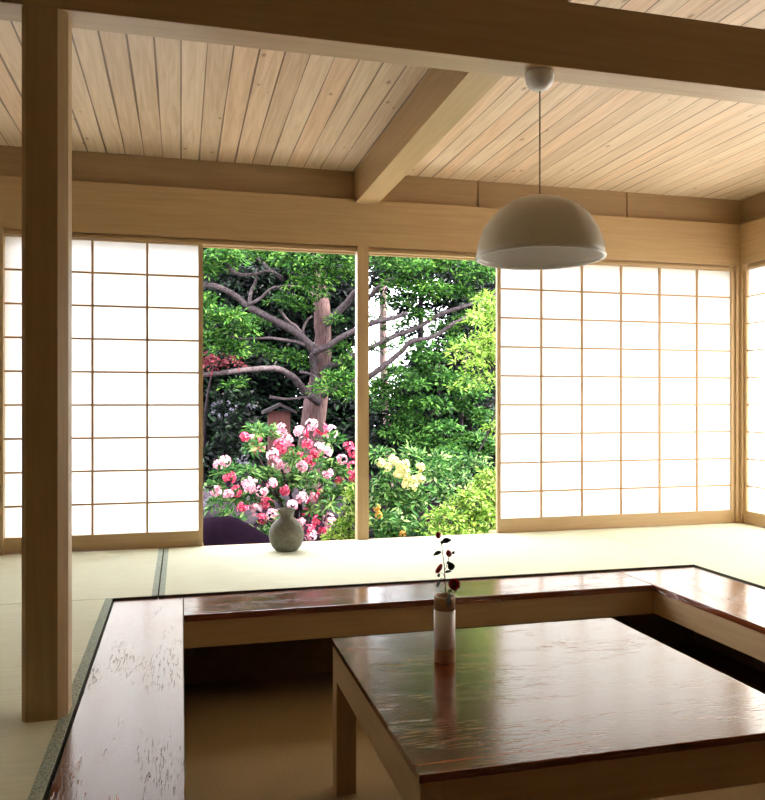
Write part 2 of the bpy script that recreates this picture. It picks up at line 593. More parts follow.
def blossom(parent, mat, cen, r, nfl, fr, name='blossom_cluster'):
    """a head of open five-petalled flowers"""
    C, D, NR = [], [], []
    for i in range(nfl):
        u = rng.normal(size=3)
        u[1] = -abs(u[1]) - .25
        u[2] += .25
        u /= np.linalg.norm(u)
        p = np.array(cen) + u * r
        x = np.cross(u, [0.2, 0.3, 1.0])
        x /= np.linalg.norm(x)
        y = np.cross(u, x)
        a0 = rng.random() * 6
        for q in range(5):
            a = a0 + q * 2 * PI / 5
            d = math.cos(a) * x + math.sin(a) * y + u * .35
            C.append(p)
            D.append(d)
            NR.append(u)
    n = len(C)
    return leaf_mesh(name, mat, parent, np.array(C), np.array(D), np.array(NR), np.full(n, fr) * rng.uniform(.85, 1.15, n), np.full(n, fr * .85), 0.05)


def pb(px, py, rx, ry, Y, depth=None):
    """blob seen at a pixel, standing at distance Y"""
    c = at(px, py, Y)
    s = mpp(c)
    return (tuple(c), (rx * s, depth or max(rx, ry) * s * .8, ry * s))


# ================================================================== ROOM
RY, XL, XR, YB, YN, ZC = 2.27, -3.2, 3.83, 4.76, -2.6, 2.29      # left wall, right wall, back wall, near wall, ceiling
PX0, PX1, PY0, PY1, PZ = -0.280, 2.60, 0.42, 3.58, -0.40   # sunken pit, outer edge of its rim
IX0, IX1, IY0, IY1 = 0.0095, 2.152, 0.74, 3.262             # inner edge of the rim

fl = MB()
fl.box(XL - .15, PX0, YN - .15, 4.90, -.25, -.05)
fl.box(PX1, XR + .15, YN - .15, 4.90, -.25, -.05)
fl.box(PX0, PX1, PY1, 4.90, -.25, -.05)
fl.box(PX0, PX1, YN - .15, PY0, -.25, -.05)
struct('floor', fl, M['slab'], 'subfloor around the sunken sitting pit, under the straw mats', 'floor')
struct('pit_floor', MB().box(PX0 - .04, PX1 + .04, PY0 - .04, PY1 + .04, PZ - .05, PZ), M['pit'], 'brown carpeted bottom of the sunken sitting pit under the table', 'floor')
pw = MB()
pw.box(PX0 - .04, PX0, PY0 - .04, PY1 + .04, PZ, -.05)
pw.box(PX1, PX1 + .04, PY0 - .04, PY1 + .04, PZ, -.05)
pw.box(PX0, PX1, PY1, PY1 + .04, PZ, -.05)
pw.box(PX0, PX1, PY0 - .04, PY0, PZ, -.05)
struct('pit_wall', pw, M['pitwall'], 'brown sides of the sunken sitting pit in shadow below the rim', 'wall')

struct('ceiling', MB().box(XL - .2, XR + .75, YN - .2, 5.45, ZC, ZC + .12), M['planks'], 'ceiling of knotty pale planks running towards the garden', 'ceiling')

# back wall: lintel, upper boards, track
struct('wall_back_lintel', MB().box(XL, XR + .12, YB, YB + .13, 1.818, 2.11, .003), M['wood_x'], 'long pale timber lintel over the paper screens and garden opening', 'lintel')
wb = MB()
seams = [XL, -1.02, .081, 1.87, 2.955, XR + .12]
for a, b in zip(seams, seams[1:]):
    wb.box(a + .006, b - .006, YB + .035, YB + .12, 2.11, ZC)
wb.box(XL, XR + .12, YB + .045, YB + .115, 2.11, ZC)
struct('wall_back', wb, M['shaded_fascia_x'], 'boards toned darker for shade between the garden side lintel and the planked ceiling', 'wall')
tk = MB()
tk.box(XL, 3.76, YB + .002, YB + .05, 1.787, 1.803, .002)
tk.box(XL, 3.76, YB + .085, YB + .12, 1.787, 1.818)
tk.box(XL, 3.76, YB + .02, YB + .12, 1.804, 1.818)
struct('trim_1', tk, M['wood_x'], 'grooved track strip under the garden side lintel', 'trim')
struct('trim_2', MB().box(XL, .13, YB - .005, YB + .14, -.05, -.001).box(.13, 1.99, YB - .005, YB + .016, -.05, -.001).box(1.99, XR, YB - .005, YB + .14, -.05, -.001), M['wood_x'], 'flush timber sill along the garden opening', 'sill')

# right wall
struct('wall_right_lintel', MB().box(XR, XR + .13, RY, YB, 1.818, 2.11, .003), M['wood_y'], 'timber lintel over the paper screens of the right hand wall', 'lintel')
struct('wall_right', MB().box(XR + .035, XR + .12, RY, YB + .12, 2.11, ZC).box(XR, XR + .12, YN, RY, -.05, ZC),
       M['shaded_fascia_y'], 'boards toned darker for shade above the right hand lintel, wall beyond the screens', 'wall')
tk = MB()
tk.box(XR + .002, XR + .05, RY, 4.70, 1.787, 1.803, .002)
tk.box(XR + .085, XR + .12, RY, 4.70, 1.787, 1.818)
tk.box(XR + .02, XR + .12, RY, 4.70, 1.804, 1.818)
struct('trim_3', tk, M['wood_y'], 'grooved track strip under the right hand lintel', 'trim')
struct('trim_4', MB().box(XR - .005, XR + .14, RY, YB, -.05, -.001), M['wood_y'], 'flush timber sill under the right hand screens', 'sill')
struct('wall_left', MB().box(XL - .12, XL, YN, YB + .12, -.05, ZC), M['plaster'], 'brown plaster wall on the left', 'wall')
struct('wall_near', MB().box(XL - .12, XR + .12, YN - .12, YN, -.05, ZC), M['plaster'], 'brown plaster wall behind the viewer', 'wall')

# posts in the back wall
struct('corner_post', MB().prism([(3.800, YB - .004), (3.826, YB - .004), (3.826, 4.732), (3.95, 4.732), (3.95, 4.89), (3.800, 4.89)], -.05, 1.82),
       M['wood_z'], 'pale corner post where the two screened walls meet', 'post')
struct('opening_post', MB().box(1.057, 1.130, YB - .012, YB + .055, -.05, 1.82, .002), M['wood_z'], 'slim timber post dividing the garden view', 'post')
struct('wall_post', MB().box(-1.035, -.957, YB - .012, YB + .12, -.05, 1.82, .002), M['wood_z'], 'slim timber post behind the dark pillar, beside the paper screen', 'post')

# pillar with chamfered corners, tie beam, rafter
ch, cl = .0235, .012
x0, x1, y0, y1 = -.4085, -.2945, 2.24, 2.36
struct('pillar', MB().prism([(x0 + cl, y0), (x1 - ch, y0), (x1, y0 + ch), (x1, y1 - ch), (x1 - ch, y1), (x0 + cl, y1), (x0, y1 - cl), (x0, y0 + cl)], 0.0, 1.892),
       M['wood_z'], 'square timber pillar standing on the straw mats beside the sunken pit', 'pillar')
struct('tie_beam', MB().box(XL, XR, 2.24, 2.347, 1.892, 2.100, .003), M['wood_x'], 'heavy timber beam crossing the room on top of the pillar', 'beam')
struct('rafter_beam', MB().box(1.047, 1.187, 2.26, YB + .03, 2.085, ZC, .003), M['wood_y'], 'timber ceiling beam running to the lintel above the garden opening', 'beam')


# ------------------------------------------------------------------ shoji screens
def shoji(a0, a1, wall, label, bars, y=YB + .012, group=None):
    """sliding paper screen; wall 'back' spans x = a0..a1, wall 'right' spans y = a0..a1; bars = positions of the upright lattice bars"""
    T = .028
    if wall == 'back':
        bx = lambda mb, u0, u1, v0, v1, z0, z1, bev=0: mb.box(u0, u1, y + v0, y + v1, z0, z1, bev)
        root = thing('shoji_screen', label, 'paper screen', ((a0 + a1) / 2, y + T / 2, 0), group)
        hx = M['wood_x']
    else:
        bx = lambda mb, u0, u1, v0, v1, z0, z1, bev=0: mb.box(y + v0, y + v1, u0, u1, z0, z1, bev)
        root = thing('shoji_screen', label, 'paper screen', (y + T / 2, (a0 + a1) / 2, 0), group)
        hx = M['wood_y']
    sw = .026
    for u0, u1 in ((a0, a0 + sw), (a1 - sw, a1)):
        m = MB()
        bx(m, u0, u1, 0, T, 0, 1.786, .002)
        m.build('stile', M['wood_z'], root)
    m = MB()
    bx(m, a0 + sw, a1 - sw, .001, T - .001, .001, .090, .002)
    m.build('bottom_rail', hx, root)
    m = MB()
    bx(m, a0 + sw, a1 - sw, .001, T - .001, 1.779, 1.785, .001)
    m.build('top_rail', hx, root)
    lat = MB()
    hw = .0065
    for u in bars:
        bx(lat, u - hw, u + hw, .006, .020, .090, 1.779)
    for i in range(1, 9):
        z = .074 + i * .19
        bx(lat, a0 + sw, a1 - sw, .007, .019, z - .0055, z + .0055)
    lat.build('lattice', M['lattice'], root)
    p = MB()
    bx(p, a0 + .01, a1 - .01, .0205, .0212, .08, 1.782)
    p.build('paper', M['paper'], root)
    return root


SG = 'white paper lattice screens'
shoji(-1.085, .126, 'back', 'white paper screen behind the dark pillar, left of the garden opening', [-.790, -.492, -.191], group=SG)
shoji(-2.20, -1.03, 'back', 'white paper screen at the far left, beyond the slim wall post', [-1.91, -1.62, -1.33], y=YB + .052, group=SG)
shoji(-3.19, -2.18, 'back', 'white paper screen in the left corner of the garden side', [-2.94, -2.69, -2.43], group=SG)
shoji(1.995, 3.800, 'back', 'wide white paper screen right of the garden opening, behind the lampshade', [2.313, 2.610, 2.905, 3.203, 3.500], group=SG)
rl = ['white paper screen on the right hand wall, next to the corner post', 'second white paper screen from the corner on the right hand wall',
      ]
ya = 4.732
for i, t in enumerate(rl):
    yb_ = ya - 1.225
    shoji(yb_, ya, 'right', t, [yb_ + 1.225 * f for f in (.253, .5, .747)], y=XR + (.012 if i % 2 == 0 else .052), group=SG)
    ya = yb_ + .026


# ------------------------------------------------------------------ tatami mats
def tatami(x0, x1, y0, y1, label, borders, bw=.025):
    root = thing('tatami_mat', label, 'straw mat', ((x0 + x1) / 2, (y0 + y1) / 2, -.05), 'straw mats around the sunken pit')
    g = .0028
    MB().box(x0 + g, x1 - g, y0 + g, y1 - g, -.05, -.0025).build('mat_core', M['straw'], root)
    ix0, ix1, iy0, iy1 = x0 + g, x1 - g, y0 + g, y1 - g
    for s in borders:
        if s == 'l': ix0 += bw
        if s == 'r': ix1 -= bw
        if s == 'n': iy0 += bw
        if s == 'f': iy1 -= bw
    MB().box(ix0, ix1, iy0, iy1, -.0025, 0).build('woven_surface', M['tatami'], root)
    for s in borders:
        b = {'l': (x0 + g, ix0, y0 + g, y1 - g), 'r': (ix1, x1 - g, y0 + g, y1 - g), 'n': (x0 + g, x1 - g, y0 + g, iy0), 'f': (x0 + g, x1 - g, iy1, y1 - g)}[s]
        MB().box(*b, -.0025, .0008).build('cloth_border', M['heri'], root)
    return root


YE = YB - .006
tatami(-.097, PX1 + .003, PY1 + .004, YE, 'straw mat between the back of the pit and the garden opening', 'l')
tatami(-2.0, -.097, PY1 + .004, YE, 'straw mat in front of the left paper screen, behind the pillar', 'r')
tatami(-3.19, -2.0, PY1 + .004, YE, 'straw mat in the left corner along the garden side', 'l')
tatami(-1.20, PX0 - .003, 1.76, PY1 + .002, 'straw mat under the pillar, along the left rim of the pit', 'r', .030)
tatami(-1.20, PX0 - .003, -.06, 1.758, 'straw mat along the left rim of the pit, nearer than the pillar', 'r', .030)
tatami(-3.19, -1.202, 1.76, PY1 + .002, 'straw mat left of the mat under the pillar', 'l')
tatami(-3.19, -1.202, -.06, 1.758, 'straw mat by the left wall, nearer than the pillar', 'l')
tatami(PX1 + .003, XR - .006, 1.76, YE, 'straw mat along the right rim of the pit, by the corner post', '', .012)
tatami(PX1 + .003, XR - .006, -.06, 1.758, 'straw mat along the near end of the right rim', '', .012)
tatami(PX0, PX1, -1.0, PY0 - .003, 'straw mat in front of the near rim of the pit', 'f')
tatami(-3.19, XR - .006, -2.59, -1.003, 'straw mat along the wall behind the viewer', 'n')
tatami(-3.19, PX0 - .003, -1.0, -.063, 'straw mat at the near left of the room', 'n')
tatami(PX1 + .003, XR - .006, -1.0, -.063, 'straw mat at the near right of the room', 'n')

# ------------------------------------------------------------------ rim of the pit: four dark boards, each with its pale apron
ZB, TB, AZ = -.010, .028, -.146
LAB = {
    'left': 'glossy dark board along the left rim of the pit, reflecting the paper screen',
    'back': 'glossy dark board along the back rim of the pit, between table and garden',
    'right': 'wide glossy dark board along the right rim of the pit',
    'near': 'glossy dark board along the near rim of the pit',
}
RG = 'dark lacquered boards around the sunken pit'


def rim(side, bx, ax, mat, amat):
    root = thing('rim_bench', LAB[side], 'bench board', ((bx[0] + bx[1]) / 2, (bx[2] + bx[3]) / 2, AZ), RG)
    MB().box(*bx, ZB - TB, ZB, .0025).build('board', mat, root)
    MB().box(*ax, AZ, ZB - TB).build('apron', amat, root)


rim('left', (PX0, IX0, PY0, PY1 - .001), (IX0 - .035, IX0 - .006, PY0 + .05, IY1 + .03), M['lacquer_y'], M['wood_y'])
rim('right', (IX1, PX1, PY0, PY1 - .001), (IX1 + .006, IX1 + .035, PY0 + .05, IY1 + .03), M['lacquer_y'], M['wood_y'])
rim('back', (IX0 + .0025, IX1 - .004, IY1, PY1 - .001), (IX0 + .002, IX1 - .002, IY1 + .006, IY1 + .035), M['lacquer_x'], M['wood_x'])
rim('near', (IX0 + .002, IX1 - .002, PY0, IY0), (IX0 + .002, IX1 - .002, IY0 - .035, IY0 - .006), M['lacquer_x'], M['wood_x'])

# ------------------------------------------------------------------ table
tx0, tx1, ty0, ty1, tz = .473, 1.481, 1.540, 2.508, .080
t = thing('low_table', 'large square low table with glossy dark top standing in the sunken pit', 'table', ((tx0 + tx1) / 2, (ty0 + ty1) / 2, PZ))
MB().box(tx0, tx1, ty0, ty1, tz - .018, tz, .002).build('tabletop', M['lacquer_x'], t)
q, az, lg, ap = .003, -.037, .064, .026
for (a, b, c, d, mat) in ((tx0 + q, tx0 + q + ap, ty0 + q + lg, ty1 - q - lg, 'wood_y'), (tx1 - q - ap, tx1 - q, ty0 + q + lg, ty1 - q - lg, 'wood_y'),
                          (tx0 + q + lg, tx1 - q - lg, ty0 + q, ty0 + q + ap, 'wood_x'), (tx0 + q + lg, tx1 - q - lg, ty1 - q - ap, ty1 - q, 'wood_x')):
    MB().box(a, b, c, d, az, tz - .018).build('apron', M[mat], t)
for a in (tx0 + q, tx1 - q - lg):
    for c in (ty0 + q, ty1 - q - lg):
        MB().box(a, a + lg, c, c + lg, PZ, tz - .018, .002).build('leg', M['wood_z'], t)

# ------------------------------------------------------------------ pendant lamp
lx, ly = 1.104, 2.294
lamp = thing('pendant_lamp', 'white dome pendant lamp hanging on a thin cord from the heavy beam', 'lamp', (lx, ly, 1.892))
MB().lathe([(0, 0), (.0445, 0), (.0455, -.004), (.0455, -.014), (.043, -.031), (.036, -.044), (.025, -.053), (.011, -.0575), (0, -.058)], (lx, ly, 1.892)).build('ceiling_canopy', M['canopy'], lamp)
MB().tube([(lx, ly, 1.836), (lx, ly, 1.494)], [.0022, .0022], 8, 0).build('cord', M['cord'], lamp)
R, zr, DH = .201, 1.303, .195
ang = [math.radians(d) for d in (86, 81, 75, 68, 60, 52, 44, 36, 28, 20, 12, 5, 0)]
prof = [(.013, DH)] + [(R * math.cos(a) ** .93, DH * math.sin(a)) for a in ang]
back_ = [((R - .002) * math.cos(a) ** .93, (DH - .002) * math.sin(a)) for a in ang[::-1]] + [(.013, DH)]
sh = MB().lathe(prof + back_, (lx, ly, zr), 72).build('lamp_shade', M['lamp_white'], lamp)
lin = [((R - .0025) * math.cos(a) ** .93, (DH - .0025) * math.sin(a)) for a in ang] + [((R - .0045) * math.cos(a) ** .93, (DH - .0045) * math.sin(a)) for a in ang[::-1]]
tag(MB().lathe(lin + lin[:1], (lx, ly, zr), 72).build('brightened_inside', M['lamp_rim_lit_inside'], sh), 'inside of the lampshade, whitened for light thrown up into it')  # extra inner shell, bounced light painted in as a whiter colour
MB().lathe([(R - .006, -.001), (R - .002, -.0035), (R + .003, -.002), (R + .0035, .003), (R + .001, .0045), (R - .006, .0025), (R - .006, -.001)], (lx, ly, zr), 72).build('rim', M['lamp_rim_lit_inside'], sh)
sk = MB().lathe([(0, .192), (.020, .190), (.022, .140), (.018, .135), (0, .135)], (lx, ly, zr)).build('bulb_socket', M['lamp_white'], lamp)
MB().lathe([(0, .136), (.013, .134), (.016, .120), (.030, .094), (.033, .080), (.028, .062), (.014, .052), (0, .050)], (lx, ly, zr)).build('light_bulb', M['canopy'], lamp)

# ------------------------------------------------------------------ round stoneware vase on the mat
rv = (.586, 4.505, .001)
v = thing('round_vase', 'round grey stoneware vase with short neck on the mat before the garden', 'vase', rv)
vp = [(0, 0), (.056, 0), (.064, .004), (.083, .024), (.096, .055), (.1005, .088), (.097, .118), (.085, .147), (.066, .168), (.048, .181), (.0405, .192), (.0395, .206),
      (.046, .224), (.054, .234), (.0555, .238), (.051, .239), (.042, .226), (.035, .206), (.036, .192), (.044, .178), (.062, .163), (.080, .143), (.092, .116), (.095, .088), (.09, .055), (.07, .018), (0, .010)]
MB().lathe(vp, rv, 56).build('vase_body', M['stoneware'], v)

# ------------------------------------------------------------------ cylinder vase and camellia on the table
cvx, cvy = .757, 2.212
cv = thing('cylinder_vase', 'slim white cylinder vase with bare brown ends on the table', 'vase', (cvx, cvy, tz))
r = .0315
MB().lathe([(0, 0), (r - .001, 0), (r, .002), (r, .040), (r - .0008, .041), (0, .041)], (cvx, cvy, tz)).build('clay_foot', M['vase_brown'], cv)
MB().lathe([(r - .002, .0405), (r, .0408), (r, .152), (r - .002, .1522)], (cvx, cvy, tz)).build('glazed_band', M['vase_white'], cv)
MB().lathe([(r - .002, .1518), (r, .152), (r + .0002, .190), (r - .002, .1925), (r - .0045, .190), (r - .0045, .05), (0, .05)], (cvx, cvy, tz)).build('clay_neck', M['vase_brown'], cv)

MB().lathe([(r - .0045, .1905), (r - .003, .1935), (r - .001, .1938), (r + .0008, .1915), (r + .0006, .1890), (r - .0045, .1890)], (cvx, cvy, tz)).build('lip', M['vase_white'], cv)

fY = cvy


def fp(px, py, dy=0.0):
    return at(px, py, fY + dy)


flw = thing('camellia_spray', 'thin camellia spray with red buds and one open red flower in the cylinder vase', 'flower', (cvx, cvy, tz + .055))
stem_pts = [(cvx - .004, cvy, tz + .055), fp(445.4, 597), fp(445.0, 580), fp(444.3, 566), fp(442.6, 553), fp(441.6, 545), fp(440.4, 539)]
MB().tube(stem_pts, [.0016, .0015, .0014, .0013, .0011, .001, .0008], 6, 3).build('stem', M['stem_brown'], flw)


def twig(*pts):
    pts = [Vector(p) for p in pts]
    MB().tube(pts, [.0009] * len(pts), 5, 2).build('twig', M['stem_brown'], flw)


def leaf_one(px, py, ang, length, width, tilt, mat='camellia_leaf', dy=0.0):
    """a pointed glossy leaf lying at a pixel; ang = direction in the picture plane"""
    b = bmesh.new()
    n = 7
    c = fp(px, py, dy)
    d = Vector((math.cos(ang) * cy, -math.cos(ang) * sy, math.sin(ang)))
    up = Vector((-sy * math.sin(tilt), -cy * math.sin(tilt), math.cos(tilt)))
    s = d.cross(up).normalized()
    nn = s.cross(d).normalized()
    rows = []
    for i in range(n + 1):
        t_ = i / n
        w = width * .5 * (math.sin(PI * t_ ** .8) ** .8 if 0 < t_ < 1 else 0.03)
        p = c + d * (t_ - .5) * length - nn * length * .22 * (t_ - .4) ** 2
        rows.append([b.verts.new(p + s * w * k + nn * abs(k) * w * .35) for k in (-1, 0, 1)])
    for a, e in zip(rows, rows[1:]):
        for k in (0, 1):
            b.faces.new((a[k], a[k + 1], e[k + 1], e[k]))
    bmesh.ops.solidify(b, geom=b.faces[:], thickness=.0006)
    for f in b.faces:
        f.smooth = True
    m = MB()
    m._merge(b)
    return m.build('leaf', M[mat], flw)


leaf_one(446.6, 540.8, .25, .031, .018, .9)
leaf_one(437.2, 553.4, 3.55, .027, .013, .9)
leaf_one(450.8, 566.0, 1.95, .027, .022, 1.2)
leaf_one(448.2, 571.6, .2, .022, .009, .9)
leaf_one(441.5, 542.5, 1.9, .012, .008, 1.0)
leaf_one(453.4, 552.6, .9, .010, .009, 1.1)
leaf_one(438.8, 575.2, 1.3, .012, .009, 1.1)
leaf_one(448.0, 562.5, .8, .012, .007, 1.0)
leaf_one(450.2, 590.8, .2, .014, .009, 1.0)
leaf_one(455.5, 590.6, -.2, .012, .009, 1.0)
leaf_one(459.6, 587.2, .1, .012, .005, 1.0)
g1 = leaf_one(448.6, 600.0, 1.45, .043, .013, 1.3, 'camellia_grey', -.040)
g2 = leaf_one(438.4, 583.5, 1.2, .026, .010, 1.3, 'camellia_grey', -.01)
tag(g1, 'grey green leaf drooping over the rim')
tag(g2, 'small grey green leaf')
twig(fp(444.9, 578), fp(443.0, 573.5), fp(440.5, 573), fp(439, 574))
twig(fp(444.6, 571), fp(446.5, 566), fp(448, 561), fp(449, 556))
twig(fp(442.5, 553), fp(440.5, 553), fp(439, 553.2))
twig(fp(441.5, 544), fp(443.5, 543), fp(445, 542))
twig(fp(445.2, 594), (cvx + .012, cvy - .024, tz + .1965), (cvx + .024, cvy - .026, tz + .200), fp(453.6, 588, -.02))
twig(fp(445.1, 588), fp(446, 592, -.012), (cvx + .008, cvy - .036, tz + .196), fp(449.1, 594.5, -.040))
twig(fp(444.8, 579), fp(441.5, 578, -.004), fp(439.5, 580, -.008))


def bud(px, py, w, h, lean, dy=0.0):
    """closed bud: overlapping petals wrapped to a point"""
    m = MB()
    c = fp(px, py, dy)
    prof = [(0, -.5), (.30, -.44), (.47, -.22), (.50, 0), (.40, .24), (.22, .42), (0, .5)]
    m.lathe([(a * w, z * h) for a, z in prof], (0, 0, 0), 12)
    for v_ in m.bm.verts:
        a = math.atan2(v_.co.y, v_.co.x)
        k = 1 + .16 * math.cos(3 * a + v_.co.z / h * 3)
        v_.co = Vector((v_.co.x * k + lean * v_.co.z, v_.co.y * k, v_.co.z)) + c
    return m.build('bud', M['petal_red'], flw)


bud(438.1, 535.0, .016, .022, -.1)
bud(448.7, 553.3, .017, .022, -.2)
bud(439.2, 568.4, .017, .029, .45)
# open flower
oc = fp(453.8, 584.6, -.02)
fl_ = MB()
b = bmesh.new()
fwd = Vector((-sy * .9 + .1, -cy * .9, .35)).normalized()
ux = fwd.cross(Vector((0, 0, 1))).normalized()
uy = ux.cross(fwd).normalized()
for ring, (rad, lift, cnt) in enumerate(((.017, .004, 6), (.011, .008, 5))):
    for k_ in range(cnt):
        a = 2 * PI * (k_ + .5 * ring) / cnt
        d = ux * math.cos(a) + uy * math.sin(a)
        s = fwd.cross(d)
        rows = []
        for tt in (0, .4, .8, 1.0):
            w = rad * (.12, .5, .52, .25)[(0, .4, .8, 1.0).index(tt)]
            p = oc + d * rad * tt + fwd * (lift * tt * tt * 1.4)
            rows.append([b.verts.new(p + s * w * q_ + fwd * abs(q_) * w * .3) for q_ in (-1, 0, 1)])
        for a_, e_ in zip(rows, rows[1:]):
            for q_ in (0, 1):
                b.faces.new((a_[q_], a_[q_ + 1], e_[q_ + 1], e_[q_]))
bmesh.ops.solidify(b, geom=b.faces[:], thickness=.0006)
fl_._merge(b)
fo = fl_.build('blossom', M['petal_red'], flw)
tag(fo, 'open red flower')
MB().tube([oc, oc + fwd * .008], [.0032, .0042], 10, 0).build('stamens', M['stamen'], fo)


# ================================================================== GARDEN
GZ = -.46
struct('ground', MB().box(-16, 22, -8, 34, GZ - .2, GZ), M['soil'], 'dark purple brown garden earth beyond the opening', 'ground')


gv = MB().box(-16, XR + .9, 5.0, 6.3, GZ, GZ + .03).box(XR + .2, 12, -8, 5.0, GZ, GZ + .03)  # unseen gravel, added to throw light up onto the paper screens
struct('bounce_gravel_ground', gv, M['gravel'], 'unseen pale gravel outside the house, added to bounce light into the screens', 'gravel')


def boulder(px, py, rx, ry, Y, seed, mat, label):
    c = at(px, py, Y)
    s = mpp(c)
    rz = max(ry * s, .1)
    zc = c.z
    o = MB().rock((c.x, c.y, 0), (rx * s, rx * s * .7, max(zc + ry * s - GZ, .12) * .56), seed)
    lowest = min(v_.co.z for v_ in o.bm.verts)
    for v_ in o.bm.verts:
        v_.co.z += GZ - .03 - lowest
    return tag(o.build('boulder', M[mat], None, (c.x, c.y, GZ)), label, 'rock', 'garden stones')


boulder(232, 512, 34, 20, 8.0, 3, 'rock', 'large mauve grey rock left of the pink flowers, low on the ground')
boulder(292, 497, 22, 16, 8.5, 5, 'rock', 'pale upright rock behind the round vase')
boulder(330, 497, 18, 14, 8.9, 9, 'rock', 'grey rock behind the pink flowers near the slim post')
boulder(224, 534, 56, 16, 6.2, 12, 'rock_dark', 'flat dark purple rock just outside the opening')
boulder(200, 500, 22, 14, 9.2, 15, 'rock', 'grey rock partly behind the edge of the left paper screen')

# small weathered board with a pitched cap
sc_ = at(279, 433, 9.6)
s = mpp(sc_)
sg = thing('garden_marker', 'reddish weathered wooden board with small pitched cap behind the pink flowers', 'garden post', (sc_.x, sc_.y, GZ))
w, ztop = 11 * s, at(279, 411, 9.6).z
MB().box(sc_.x - w, sc_.x + w, sc_.y - .04, sc_.y + .04, GZ - .05, ztop, .006).build('board', M['board_red'], sg)
rb = MB()
for sgn in (-1, 1):
    b = bmesh.new()
    apex, eave = Vector((sc_.x, sc_.y, ztop + .06)), Vector((sc_.x + sgn * w * 1.5, sc_.y, ztop - .035))
    vs = []
    for yy in (-.14, .14):
        for zz in (0, .035):
            vs.append([b.verts.new((p.x, p.y + yy, p.z + zz)) for p in (apex, eave)])
    a_, b_, c_, d_ = vs
    for qd in ((a_[0], a_[1], b_[1], b_[0]), (c_[0], d_[0], d_[1], c_[1]), (a_[0], c_[0], c_[1], a_[1]), (b_[0], b_[1], d_[1], d_[0]), (a_[1], c_[1], d_[1], b_[1]), (a_[0], b_[0], d_[0], c_[0])):
        b.faces.new(qd)
    bmesh.ops.recalc_face_normals(b, faces=b.faces[:])
    rb._merge(b)
rb.build('cap', M['board_roof'], sg)


def limb(parent, pts, w0, w1, mat, name='branch', seg=9):
    """branch through (px, py, Y); widths in pixels"""
    P = [at(*p) for p in pts]
    n = len(P)
    R_ = [(w0 + (w1 - w0) * i / (n - 1)) * .5 * mpp(P[i]) for i in range(n)]
    return MB().tube(P, R_, seg, 4, .10).build(name, mat, parent)


def tree(name, label, px, Y, group=None, cat='tree'):
    c = at(px, 500, Y)
    return thing(name, label, cat, (c.x, Y, GZ), group)


GT = 'garden trees'
# ---- the old yew
yw = tree('old_yew', 'big old tree with reddish trunk and spreading mauve boughs left of the post', 318, 10.0, GT)
p0 = at(311, 440, 10.0)
base = Vector((p0.x - .05, 10.0, GZ - .1))
P = [base] + [at(*q_) for q_ in ((313, 425, 10), (318, 390, 10), (322, 362, 10), (323, 335, 10), (322, 312, 10), (319, 280, 10.1), (317, 240, 10.2), (318, 190, 10.3))]
MB().tube(P, [.20, .165, .14, .115, .105, .115, .085, .07, .03], 14, 4, .06).build('trunk', M['bark_red'], yw)
B = M['bark_grey']
limb(yw, [(314, 362, 9.9), (313, 353, 9.75), (304, 340, 9.6), (293, 330.6, 9.5), (272, 319, 9.4), (250.6, 308, 9.3), (237, 297, 9.3), (224, 289.5, 9.2), (208, 285, 9.2), (190, 288, 9.1)], 9, 5, B)
limb(yw, [(316, 400, 9.9), (314, 375, 9.8), (313, 355, 9.7), (320, 350, 9.6), (328.5, 346, 9.5), (341.7, 337, 9.4), (365, 326, 9.3), (380, 321, 9.2), (393, 318, 9.2), (407, 313, 9.1)], 8, 4, B)
limb(yw, [(322, 330, 10), (329, 321, 9.9), (346, 304, 9.8), (357, 291, 9.7), (370, 296, 9.7), (379, 287, 9.6), (401, 273, 9.5)], 9, 3, B)
limb(yw, [(324, 374, 9.9), (328, 367, 9.8), (341.7, 361.7, 9.6), (355, 355, 9.5), (370, 348, 9.4), (395, 336, 9.3), (417, 328, 9.2), (441, 314, 9.1), (475, 303, 9.0), (496, 296, 9)], 7, 3.5, B)
limb(yw, [(322, 395, 9.9), (345, 386, 9.7), (368, 377, 9.5), (381, 368, 9.4), (401, 352, 9.3), (411, 342, 9.2), (435, 336, 9.1), (453, 324, 9.0), (475, 314, 9.0), (498, 310, 8.9)], 7, 3, B)
limb(yw, [(318, 402, 9.8), (306, 393, 9.6), (300, 385, 9.5), (292.8, 377, 9.4), (279.5, 369.5, 9.3), (265, 368.5, 9.2), (250.6, 369.5, 9.1), (224, 372.8, 9), (204, 375, 9), (188, 380, 9)], 8, 4.5, B)
limb(yw, [(310, 347, 9.7), (296, 342, 9.5), (281, 339.5, 9.4), (268, 338, 9.3), (244, 339, 9.3), (229, 336, 9.2)], 4, 2, B)
limb(yw, [(316, 348, 9.8), (304, 337, 9.9), (296, 327, 9.9), (287, 320, 9.9), (279.5, 309, 9.9)], 5, 2.5, B)
limb(yw, [(307, 343, 9.8), (303, 333, 9.7), (306, 322, 9.7), (312, 316, 9.7)], 3, 2, B)
limb(yw, [(246, 305, 9.3), (254, 302, 9.2), (262, 297, 9.2), (269, 290, 9.1), (276, 286, 9.1)], 4, 2, B)
limb(yw, [(249, 305, 9.3), (251, 292, 9.4), (256, 280, 9.4), (257, 268, 9.4)], 4, 2, B)
limb(yw, [(226, 263, 9.2), (232, 271, 9.2), (243, 275, 9.3), (256, 274, 9.4), (268, 271, 9.4), (282, 277, 9.4)], 4.5, 2.5, B)
limb(yw, [(282, 278, 9.4), (272, 271, 9.5), (264, 264, 9.6), (255, 258, 9.6)], 4, 2, B)
limb(yw, [(318, 300, 10), (306, 290, 9.8), (290, 286, 9.6), (272, 288, 9.4)], 4, 2, B)
limb(yw, [(300, 372, 9.6), (310, 374, 9.5), (324, 382, 9.4), (332, 388, 9.3)], 3, 1.5, B)
